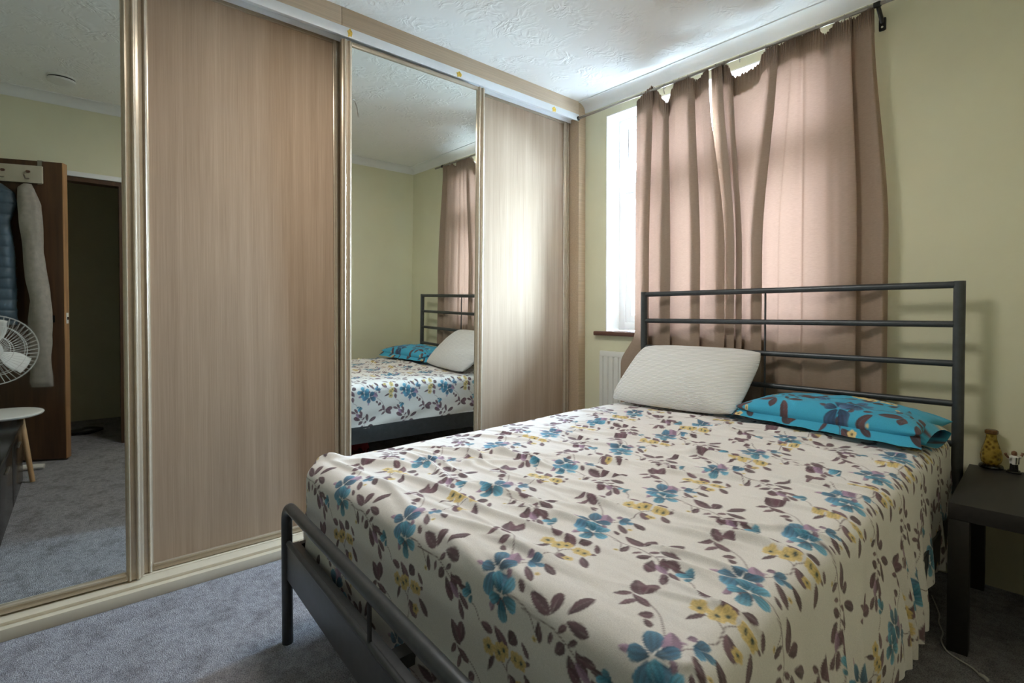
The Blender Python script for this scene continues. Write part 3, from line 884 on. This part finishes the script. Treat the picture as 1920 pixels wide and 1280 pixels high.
def curtain(name, ctrl, head, zb, hooks, label, kick=0.0, seed=1):
    c = catmull(ctrl, 16)                       # pxTop, pxBot, y
    n = len(c)
    hz = np.array([(p[0], pix(p[0], p[1], 1, 2.59).z) for p in head])
    order = np.argsort(hz[:, 0]); hz = hz[order]
    ztop = np.interp(c[:, 0], hz[:, 0], hz[:, 1])
    ztop = ztop + .004 * np.sin(np.arange(n) * 1.9) + .003 * np.sin(np.arange(n) * .83)
    rows = np.concatenate([np.linspace(0, .06, 14, endpoint=False), np.linspace(.06, 1, 90)])
    Tt = rows[None, :]
    wgt = np.clip(Tt / .5, 0, 1); wgt = wgt * wgt * (3 - 2 * wgt)
    px = c[:, 0:1] + (c[:, 1:2] - c[:, 0:1]) * wgt
    Z = ztop[:, None] + (zb - ztop[:, None]) * Tt
    s = np.linspace(0, 1, n)[:, None]
    if kick:
        low = sstep(.93 - Z, 0, .2)
        px = px - kick * low * np.exp(-(s / .10) ** 2)
    yb = 2.590
    amp = .62 + .38 * np.clip(Tt / .25, 0, 1)
    Y = yb + (c[:, 2:3] - yb) * amp
    Y = Y + .004 * vnoise(s * 30, Tt * 5, seed) * np.clip(Tt / .1, .2, 1)
    gather = np.exp(-(Tt / .03) ** 2)
    Y = Y + .006 * gather * np.sin(np.arange(n)[:, None] * 1.35 + 2 * vnoise(s * 20, Tt * 0, seed + 2))
    Y = np.clip(Y, 2.5695, 2.6085)
    X = px_to_x(px, Y)
    P = np.stack([X, Y, Z], -1)
    root = thing(name, label, 'curtain', (float(X.mean()), 2.59, zb), 'curtains at the window')
    cl = grid_obj('cloth', P, M['curtain'], root)
    # stitched heading band at the back of the top edge
    k = 13
    Pb = P[:, :k].copy()
    Pb[..., 1] = Pb[..., 1] + .0045
    Pb[..., 2] += .002
    grid_obj('heading_tape', Pb, M['tape'], root)
    for hx, hy in hooks:
        p = pix(hx, hy, 1, 2.587)
        MB().tube([(p.x, 2.587, p.z - .012), (p.x + .004, 2.574, p.z), (p.x, RODY - .011, RODZ), (p.x, RODY, RODZ + .011), (p.x, RODY + .011, RODZ), (p.x - .003, RODY + .006, RODZ - .016)], .0018, 6).build('hook', M['rod'], root)
    return root

Lc = [(1192, 1190, 2.604), (1199, 1198, 2.576), (1212, 1211, 2.574), (1222, 1216, 2.582), (1212, 1206, 2.600), (1228, 1226, 2.604), (1246, 1246, 2.578), (1252, 1256, 2.576), (1243, 1238, 2.600), (1262, 1262, 2.603), (1275, 1282, 2.590), (1288, 1300, 2.574), (1300, 1312, 2.576), (1290, 1298, 2.602), (1304, 1318, 2.604), (1314, 1332, 2.590), (1320, 1346, 2.575), (1325, 1358, 2.572)]
Rc = [(1331, 1343, 2.606), (1343, 1362, 2.590), (1351, 1376, 2.578), (1341, 1360, 2.602), (1354, 1376, 2.604), (1366, 1388, 2.580), (1372, 1390, 2.576), (1366, 1380, 2.603), (1385, 1390, 2.604), (1412, 1400, 2.598), (1432, 1408, 2.580), (1444, 1414, 2.574), (1454, 1428, 2.577), (1442, 1412, 2.602), (1462, 1440, 2.604), (1476, 1456, 2.592), (1482, 1462, 2.582), (1492, 1480, 2.586), (1500, 1500, 2.600), (1508, 1506, 2.584), (1520, 1522, 2.590), (1540, 1545, 2.602), (1552, 1562, 2.590), (1562, 1572, 2.584), (1574, 1588, 2.574), (1590, 1605, 2.580), (1582, 1598, 2.603), (1600, 1622, 2.605), (1614, 1640, 2.588), (1626, 1654, 2.574), (1632, 1664, 2.598)]
headL = [(1186, 196), (1192, 190), (1200, 184), (1210, 172), (1220, 164), (1228, 166), (1236, 180), (1243, 192), (1250, 196), (1256, 170), (1262, 153), (1275, 147), (1290, 148), (1300, 152), (1310, 146), (1318, 134), (1328, 130)]
headR = [(1326, 131), (1335, 127), (1345, 122), (1356, 121), (1362, 125), (1369, 146), (1376, 145), (1390, 138), (1404, 131), (1418, 122), (1426, 102), (1436, 92), (1450, 88), (1465, 80), (1475, 75), (1500, 68), (1515, 60), (1525, 55), (1531, 57), (1539, 66), (1546, 62), (1554, 53), (1562, 42), (1570, 47), (1580, 43), (1590, 36), (1600, 33), (1608, 26), (1618, 20), (1636, 18)]
curtain('curtain', Lc, headL, .36, [(1203, 180), (1246, 172), (1264, 153), (1290, 148)], 'narrow bunched brown-pink curtain beside the bare window edge', kick=26, seed=3)
curtain('curtain', Rc, headR, .36, [(1342, 124), (1358, 121), (1387, 112), (1436, 94), (1530, 50), (1583, 38), (1627, 16)], 'wide brown-pink curtain glowing with daylight behind the headboard', seed=7)

rodt = thing('curtain_rod', 'thin metal curtain rod running under the white coving', 'curtain rod', (-1.4, RODY, RODZ))
XE = -.52
MB().tube([(XF + .006, RODY, RODZ), (XE, RODY, RODZ)], .0075, 12).build('rod', M['rod'], rodt)
MB().lathe([(.014, 0), (.014, .004), (.009, .008)], (XF + .0005, RODY, RODZ), 18, 'x').build('end_socket', M['blackplastic'], rodt)
bx_ = pix(1645, 14, 1, RODY).x
MB().tube([(bx_, RODY, RODZ), (bx_, RODY + .03, RODZ - .015), (bx_ + .002, YW - .008, RODZ - .05)], .008, 10).lathe([(.012, -.012), (.012, .012)], (bx_, RODY, RODZ), 14, 'x').build('bracket', M['blackplastic'], rodt)
MB().box(bx_ - .011, bx_ + .015, YW - .010, YW - .0005, RODZ - .085, RODZ - .03, .006).build('bracket_plate', M['blackplastic'], rodt)
for dz in (-.045, -.07):
    MB().lathe([(.0035, -.003), (.0045, 0)], (bx_ + .002, YW - .010, RODZ + dz), 10, 'y').build('screw', M['white'], rodt)

# ================================================================== side table
ta = math.radians(2.7)
TX, TY = Vector((math.cos(ta), math.sin(ta), 0)), Vector((-math.sin(ta), math.cos(ta), 0))
T0 = Vector((-.311, 2.05, 0))
def Txf(p):
    q = T0 + TX * p[0] + TY * p[1]
    return (q.x, q.y, p[2])
tb = thing('side_table', 'plain black square-legged side table in the corner beside the bed', 'side table', Txf((.16, .29, 0)))
MB().box(0, .325, 0, .585, .41, .46, .002).build('table_top', M['blackwood'], tb, xf=Txf)
for x in (.0, .275):
    for y in (.0, .535):
        MB().box(x, x + .05, y, y + .05, 0, .4095, .002).build('leg', M['blackwood'], tb, xf=Txf)

def amber():
    m, nt, b = new_mat('amber_glass')
    b.inputs['Base Color'].default_value = (.55, .36, .05, 1)
    b.inputs['Roughness'].default_value = .12
    b.inputs['Transmission Weight'].default_value = .55
    b.inputs['IOR'].default_value = 1.3
    n = N(nt, 'ShaderNodeTexVoronoi'); n.inputs['Scale'].default_value = 70
    nt.links.new(coords(nt), n.inputs['Vector'])
    bp = N(nt, 'ShaderNodeBump'); bp.inputs['Strength'].default_value = .8; bp.inputs['Distance'].default_value = .003
    nt.links.new(n.outputs[0], bp.inputs['Height']); nt.links.new(bp.outputs[0], b.inputs['Normal'])
    r = ramp2(nt, (.16, .08, .012), (.62, .45, .08), .1, .6)
    nt.links.new(n.outputs[0], r.inputs[0]); nt.links.new(r.outputs[0], b.inputs['Base Color'])
    return m
M['amber'] = amber()
vb = pix(1858, 876, 2, .461)
bt = thing('glass_bottle', 'amber glass bottle with raised relief on a dark foot', 'bottle', (vb.x, vb.y, .461))
wob = lambda a, h: 1 + .05 * math.sin(6 * a + 40 * h)
MB().lathe([(.034, 0), (.036, .004), (.034, .010), (.022, .013)], (vb.x, vb.y, .461), 28).build('foot', M['black'], bt)
MB().lathe([(.018, .012), (.027, .020), (.030, .034), (.0305, .046), (.028, .066), (.0235, .084), (.0195, .098), (.0165, .110), (.0155, .122), (.0165, .127)], (vb.x, vb.y, .461), 36, wob=wob).build('body', M['amber'], bt)
MB().lathe([(.0165, .127), (.020, .130), (.020, .139), (.015, .143)], (vb.x, vb.y, .461), 20, wob=lambda a, h: 1 + .08 * math.sin(9 * a)).build('stopper', mat('dark_amber_stopper', (.12, .055, .015), .25), bt)

fb = pix(1901, 886, 2, .461)
fg = thing('figurine', 'tiny figurine with raised arms, white shirt and dark trousers', 'figurine', (fb.x, fb.y, .461))
M['skin'] = mat('painted_figurine_brown', (.20, .10, .05), .5)
D2 = Vector((RT.x, RT.y, 0))
def fpt(s, h):
    return (fb.x + D2.x * s, fb.y + D2.y * s, .461 + h)
MB().lathe([(.021, 0), (.021, .004), (.017, .007), (.017, .010)], (fb.x, fb.y, .461), 22).build('base', M['black'], fg)
MB().tube([fpt(-.006, .009), fpt(-.005, .034)], [.008, .0075], 10).tube([fpt(.006, .009), fpt(.005, .034)], [.008, .0075], 10).build('trousers', M['black'], fg)
MB().tube([fpt(0, .032), fpt(0, .045), fpt(0, .058), fpt(0, .064)], [.012, .0135, .014, .006], 14).tube([fpt(-.011, .058), fpt(-.022, .056)], [.006, .0065], 8).tube([fpt(.011, .058), fpt(.022, .056)], [.006, .0065], 8).build('shirt', M['white'], fg)
for s in (-.005, .005):
    MB().tube([(fpt(s, .034)[0] - .0 - FW.x * .0125, fpt(s, .034)[1] - FW.y * .0125, .461 + .034), (fpt(s, .058)[0] - FW.x * .0135, fpt(s, .058)[1] - FW.y * .0135, .461 + .058)], .0013, 6).build('brace', M['black'], fg)
MB().tube([fpt(-.020, .056), fpt(-.029, .064), fpt(-.032, .072)], [.0045, .004, .0045], 8).build('arm', M['skin'], fg)
MB().tube([fpt(.020, .056), fpt(.029, .064), fpt(.032, .072)], [.0045, .004, .0045], 8).build('arm', M['skin'], fg)
MB().lathe([(.002, .061), (.007, .064), (.0085, .070), (.007, .077), (.002, .080)], (fb.x, fb.y, .461), 14).build('head', M['skin'], fg)

# cable on the carpet
cb = thing('white_cable', 'thin white cable with a plug lying on the carpet by the table leg', 'cable', (-.28, 2.05, 0))
cpts = [(-.40, 2.36, .02), (-.364, 2.269, .004), (-.355, 2.208, .004), (-.334, 2.144, .004), (-.328, 2.085, .004), (-.302, 2.03, .004), (-.246, 1.996, .004), (-.223, 1.97, .004)]
MB().tube(catmull(cpts, 6), .0022, 8).build('cord', M['white'], cb)
MB().tube([(-.225, 1.972, .005), (-.216, 1.966, .006), (-.205, 1.957, .005)], [.004, .006, .005], 8).build('plug', M['white'], cb)

# ================================================================== seen in the mirrors
# door leaf standing open
F0 = Vector((-.25, -.055, 0)); LD = Vector((.396, -.918, 0)).normalized(); LN = Vector((-LD.y * -1, 0, 0))
LN = Vector((LD.y, -LD.x, 0))            # towards the wardrobe
def D(a, out, z):
    p = F0 + LD * a + LN * out
    return (p.x, p.y, z)
Dxf = lambda p: D(p[0], p[1], p[2])
LT = 1.945
leaf = MB().box(.004, .70, -.055, 0, .012, LT, .003).build('door_1', M['doorwood'], xf=Dxf)
struct(leaf)
MB().box(.0, .0038, -.055, 0, .012, LT, .0015).build('edge_lipping', M['dooredge'], leaf, xf=Dxf)
MB().box(-.003, 0, -.040, -.016, .905, .975, .001).build('latch_plate', M['white'], leaf, xf=Dxf)
MB().box(-.006, -.003, -.033, -.023, .930, .948).build('latch_bolt', M['black'], leaf, xf=Dxf)
MB().tube([D(.06, .002, .935), D(.06, .045, .935), D(.065, .052, .935), D(.15, .052, .938)], .007, 10).lathe([(.024, 0), (.024, .006)], D(.06, .003, .935), 16, 'x').build('handle', M['black'], leaf)

rk = thing('over_door_rack', 'cream hook rack hung over the top of the brown door', 'hook rack', D(.4, .02, 1.8))
MB().box(.10, .62, .004, .020, LT - .145, LT - .035, .004).build('board', M['cream_board'], rk, xf=Dxf)
for a in (.12, .58):
    MB().box(a - .012, a + .012, .002, .0035, LT - .15, LT + .003).box(a - .012, a + .012, -.058, .0035, LT + .0005, LT + .0035).box(a - .012, a + .012, -.0585, -.0565, LT - .04, LT + .003).build('door_bracket', M['rod'], rk, xf=Dxf)
for a in (.17, .30, .43, .56):
    MB().tube([D(a, .02, LT - .075), D(a, .034, LT - .078)], .009, 10).build('screw_head', M['sill'], rk)
    MB().tube([D(a, .02, LT - .12), D(a, .055, LT - .125), D(a, .07, LT - .105)], .004, 8).build('peg', M['rod'], rk)

def garment(name, secs, m, label, cat, chan=None, seed=1, root_name=None):
    """soft hanging garment: sections (z, centre along door, half width, depth)"""
    S_ = np.array(secs)
    zz = np.linspace(S_[0, 0], S_[-1, 0], 150)
    f = lambda i: np.interp(-zz, -S_[:, 0], S_[:, i])
    c, w_, d_ = f(1), f(2), f(3)
    a = np.linspace(0, 2 * math.pi, 49)
    A, Zr = np.meshgrid(a, zz, indexing='xy')
    cx = np.cos(A); sx = np.sin(A)
    X = c[:, None] + w_[:, None] * np.sign(cx) * np.abs(cx) ** .8
    O = .012 + d_[:, None] * .5 + d_[:, None] * .5 * sx
    nz = vnoise(X * 18 + 4, Zr * 7, seed) * .018 + vnoise(X * 40, Zr * 12, seed + 1) * .006
    O = np.maximum(O + nz * (sx > -.2), .006)
    if chan:
        O = O + np.where(sx > -.3, chan[1] * (np.abs(np.sin(Zr * math.pi / chan[0])) ** .5 - .6), 0)
    X = X + .012 * vnoise(Zr * 9, A * 2, seed + 3)
    P = np.stack([F0.x + LD.x * X + LN.x * O, F0.y + LD.y * X + LN.y * O, Zr], -1)
    ob = grid_obj(name, P, m)
    tag(ob, label, cat)
    return ob
M['gilet'] = mat('blue_quilted_nylon', (.060, .098, .135), .5, var=.15, scale=(40, 40, 12), bump=.4, bscale=(30, 30, 30), bdist=.004)
M['hoodie'] = mat('grey_beige_jersey', (.30, .27, .235), .9, var=.1, scale=(40, 40, 40), bump=.3, bscale=(20, 20, 8), bdist=.006)
garment('quilted_gilet', [(1.795, .36, .03, .05), (1.775, .36, .07, .07), (1.73, .36, .13, .09), (1.66, .36, .145, .10), (1.54, .37, .125, .12), (1.42, .37, .14, .13), (1.20, .37, .15, .13), (.98, .37, .155, .12), (.90, .37, .15, .10)], M['gilet'], 'blue quilted sleeveless jacket hanging on the brown door', 'jacket', chan=(.066, .014), seed=3)
garment('hooded_top', [(1.79, .17, .02, .04), (1.76, .17, .04, .07), (1.66, .15, .055, .09), (1.5, .14, .055, .10), (1.36, .135, .05, .09), (1.2, .115, .055, .10), (1.05, .10, .05, .09), (.93, .10, .06, .10), (.7, .10, .05, .09), (.53, .105, .06, .07), (.50, .105, .055, .05)], M['hoodie'], 'grey-beige top with long hanging sleeve next to the blue quilted jacket', 'jacket', seed=8)

# pedestal fan
fan = thing('pedestal_fan', 'white pedestal fan with round wire cage standing by the open door', 'fan', (-.342, -.395, 0))
FC = Vector((-.44, -.375, .76)); FN = Vector((-.93, .20, .0)).normalized()
FE1 = Vector((-FN.y, FN.x, 0)); FE2 = Vector((0, 0, 1))
def fp(r, a, d):
    p = FC + FE1 * (r * math.cos(a)) + FE2 * (r * math.sin(a)) + FN * d
    return (p.x, p.y, p.z)
RR = .205
for d0, nm in ((1, 'front_cage'), (-1, 'rear_cage')):
    g = MB()
    for r_, dd in ((RR, .0), (RR * .72, .035), (RR * .42, .052)):
        g.tube([fp(r_, 2 * math.pi * k / 40, d0 * dd) for k in range(40)], .0035 if r_ == RR else .0016, 6, closed=True)
    for k in range(48):
        a = 2 * math.pi * k / 48
        g.tube([fp(RR, a, 0), fp(RR * .72, a + .06, d0 * .035), fp(RR * .42, a + .12, d0 * .052), fp(RR * .2, a + .16, d0 * .058)], .0011, 4, caps=False)
    g.lathe([(.001, 0), (.001, .001)], fp(0, 0, 0), 4)
    g.build(nm, M['white'], fan)
g = MB().tube([fp(0, 0, .064), fp(0, 0, .052)], RR * .2, 20)
g.build('cage_badge', M['white'], fan)
for k in range(3):
    a0 = 2 * math.pi * k / 3 + math.radians(95)
    rows_ = []
    for i in range(9):
        r_ = .03 + (RR - .05) * i / 8
        row = []
        for j in range(9):
            q = j / 8 - .5
            wd = (.55 + .35 * math.sin(math.pi * min(1, i / 8 + .1)))
            row.append(fp(r_, a0 + q * wd, .022 * (q * 2) - .002))
        rows_.append(row)
    bl = grid_obj('blade', np.array(rows_), M['white'], fan)
    bl.modifiers.new('thick', 'SOLIDIFY').thickness = .002
MB().tube([fp(0, 0, -.03), fp(0, 0, .03)], .032, 18).build('hub', M['white'], fan)
MB().tube([fp(0, 0, -.055), fp(0, 0, -.09), fp(0, 0, -.15)], [.05, .055, .04], 18).build('motor_housing', M['white'], fan)
mo = Vector(fp(0, 0, -.10))
MB().tube([(mo.x, mo.y, .70), (mo.x, mo.y, .035)], .012, 12).tube([(mo.x, mo.y, .42), (mo.x, mo.y, .035)], .016, 12).build('pole', M['white'], fan)
for k in range(4):
    a = math.radians(100 + 90 * k)
    MB().tube([(mo.x, mo.y, .024), (mo.x + .24 * math.cos(a), mo.y + .24 * math.sin(a), .016)], [.020, .016], 8, flat=1.3).build('foot', M['white'], fan)

# stool
sx, sy = -.56, -.325
stl = thing('round_stool', 'stool with round white top and splayed wooden legs', 'stool', (sx, sy, 0))
SZ = .40
MB().lathe([(.16, -.016), (.176, -.010), (.180, -.002), (.176, .002), (.16, .004)], (sx, sy, SZ), 40).build('seat', M['white'], stl)
for ang in (127, 247, 7):
    a = math.radians(ang)
    MB().tube([(sx + .10 * math.cos(a), sy + .10 * math.sin(a), SZ - .016), (sx + .16 * math.cos(a), sy + .16 * math.sin(a), .003)], [.015, .012], 12).build('leg', M['legwood'], stl)

# low black cabinet
bc = thing('low_cabinet', 'long low glossy black cabinet standing on the carpet', 'cabinet', (-1.15, -.45, 0))
MB().box(-1.72, -.66, -.66, -.245, .0, .345, .004).build('body', M['black'], bc)
MB().box(-1.74, -.645, -.67, -.232, .345, .372, .004).build('cabinet_top', M['black'], bc)
for x0, x1 in ((-1.70, -1.20), (-1.18, -.68)):
    dr = MB().box(x0, x1, -.245, -.236, .03, .335, .003).build('drawer', M['black'], bc)
    MB().box((x0 + x1) / 2 - .06, (x0 + x1) / 2 + .06, -.236, -.226, .285, .295, .003).build('handle', M['rod'], dr)

# smoke alarm
sa = thing('smoke_alarm', 'round white smoke alarm on the ceiling', 'smoke alarm', (-.39, -.05, CEIL - .04))
MB().lathe([(.072, 0), (.072, -.012)], (-.39, -.05, CEIL), 32).build('mount', M['white'], sa)
MB().lathe([(.067, -.012), (.067, -.020)], (-.39, -.05, CEIL), 32).build('vent_ring', M['blackplastic'], sa)
MB().lathe([(.071, -.020), (.070, -.032), (.056, -.040), (.025, -.044), (.004, -.044)], (-.39, -.05, CEIL), 32).build('cover', M['white'], sa)

# added fill lamp to brighten the room; only arm tip and wires are seen
lx, ly = -1.42, 1.02
lp = thing('added_fill_lamp', 'added ceiling fill lamp, joined to the arm and loose wires seen in the mirror', 'lamp', (lx, ly, CEIL - .1))
MB().lathe([(.06, 0), (.06, -.02), (.25, -.03), (.256, -.045), (.25, -.05)], (lx, ly, CEIL), 32).build('mount', M['white'], lp)
dm, dnt, db = new_mat('fill_lamp_glass')
db.inputs['Base Color'].default_value = (.9, .88, .82, 1)
db.inputs['Emission Color'].default_value = (1, .92, .80, 1)
db.inputs['Emission Strength'].default_value = 1.5
MB().lathe([(.248, -.05), (.246, -.062), (.20, -.078), (.12, -.088), (.01, -.091)], (lx, ly, CEIL), 32).build('diffuser', dm, lp)
al = bpy.data.lights.new('fill_lamp_light', 'AREA')  # added fill light under the diffuser, supplements the daylight
al.shape = 'DISK'; al.size = .48; al.energy = 6.0; al.color = (1, .95, .88)
alo = bpy.data.objects.new('fill_lamp_light', al); C.objects.link(alo)
alo.location = (lx, ly, CEIL - .094)
tx, ty = -1.355, 1.457
MB().tube([(lx + .03, ly + .25, CEIL - .04), (tx - .02, ty - .05, CEIL - .012), (tx, ty, CEIL - .012)], .004, 8).build('arm', M['rod'], lp)
for k, (dx_, dy_) in enumerate(((.012, .02), (-.012, .012))):
    MB().tube([(tx - .004, ty - .006, CEIL - .012), (tx + dx_, ty + dy_, CEIL - .06), (tx + dx_ * .5, ty + dy_ * 1.6, CEIL - .115)], .0013, 6).build('wire', M['rod'], lp)

# red bag under the bed
rows_ = []
for i in range(14):
    t = i / 13
    sc = math.sin(math.pi * min(max(t, .04), .96)) ** .45
    rows_.append([(-1.33 + .20 * (t - .5) * 2, 1.42 + .15 * sc * math.cos(2 * math.pi * j / 24), .088 + .085 * sc * max(-1, math.sin(2 * math.pi * j / 24)) + .01 * math.sin(j * 1.7 + i)) for j in range(25)])
rb = grid_obj('fabric_bag', np.array(rows_), M['red'])
tag(rb, 'dark red fabric bag pushed under the bed', 'bag')

# slipper in the hallway
rows_ = []
for i in range(14):
    t = i / 13
    sc = math.sin(math.pi * min(max(t, .03), .97)) ** .5
    rows_.append([(.50 + .045 * sc * math.cos(2 * math.pi * j / 20), -.10 + .25 * t, .028 + .026 * sc * math.sin(2 * math.pi * j / 20) * (1.2 if t > .5 else .8)) for j in range(21)])
sp = grid_obj('slipper', np.array(rows_), M['blackplastic'])
tag(sp, 'black slipper on the hallway floor beyond the door', 'slipper')
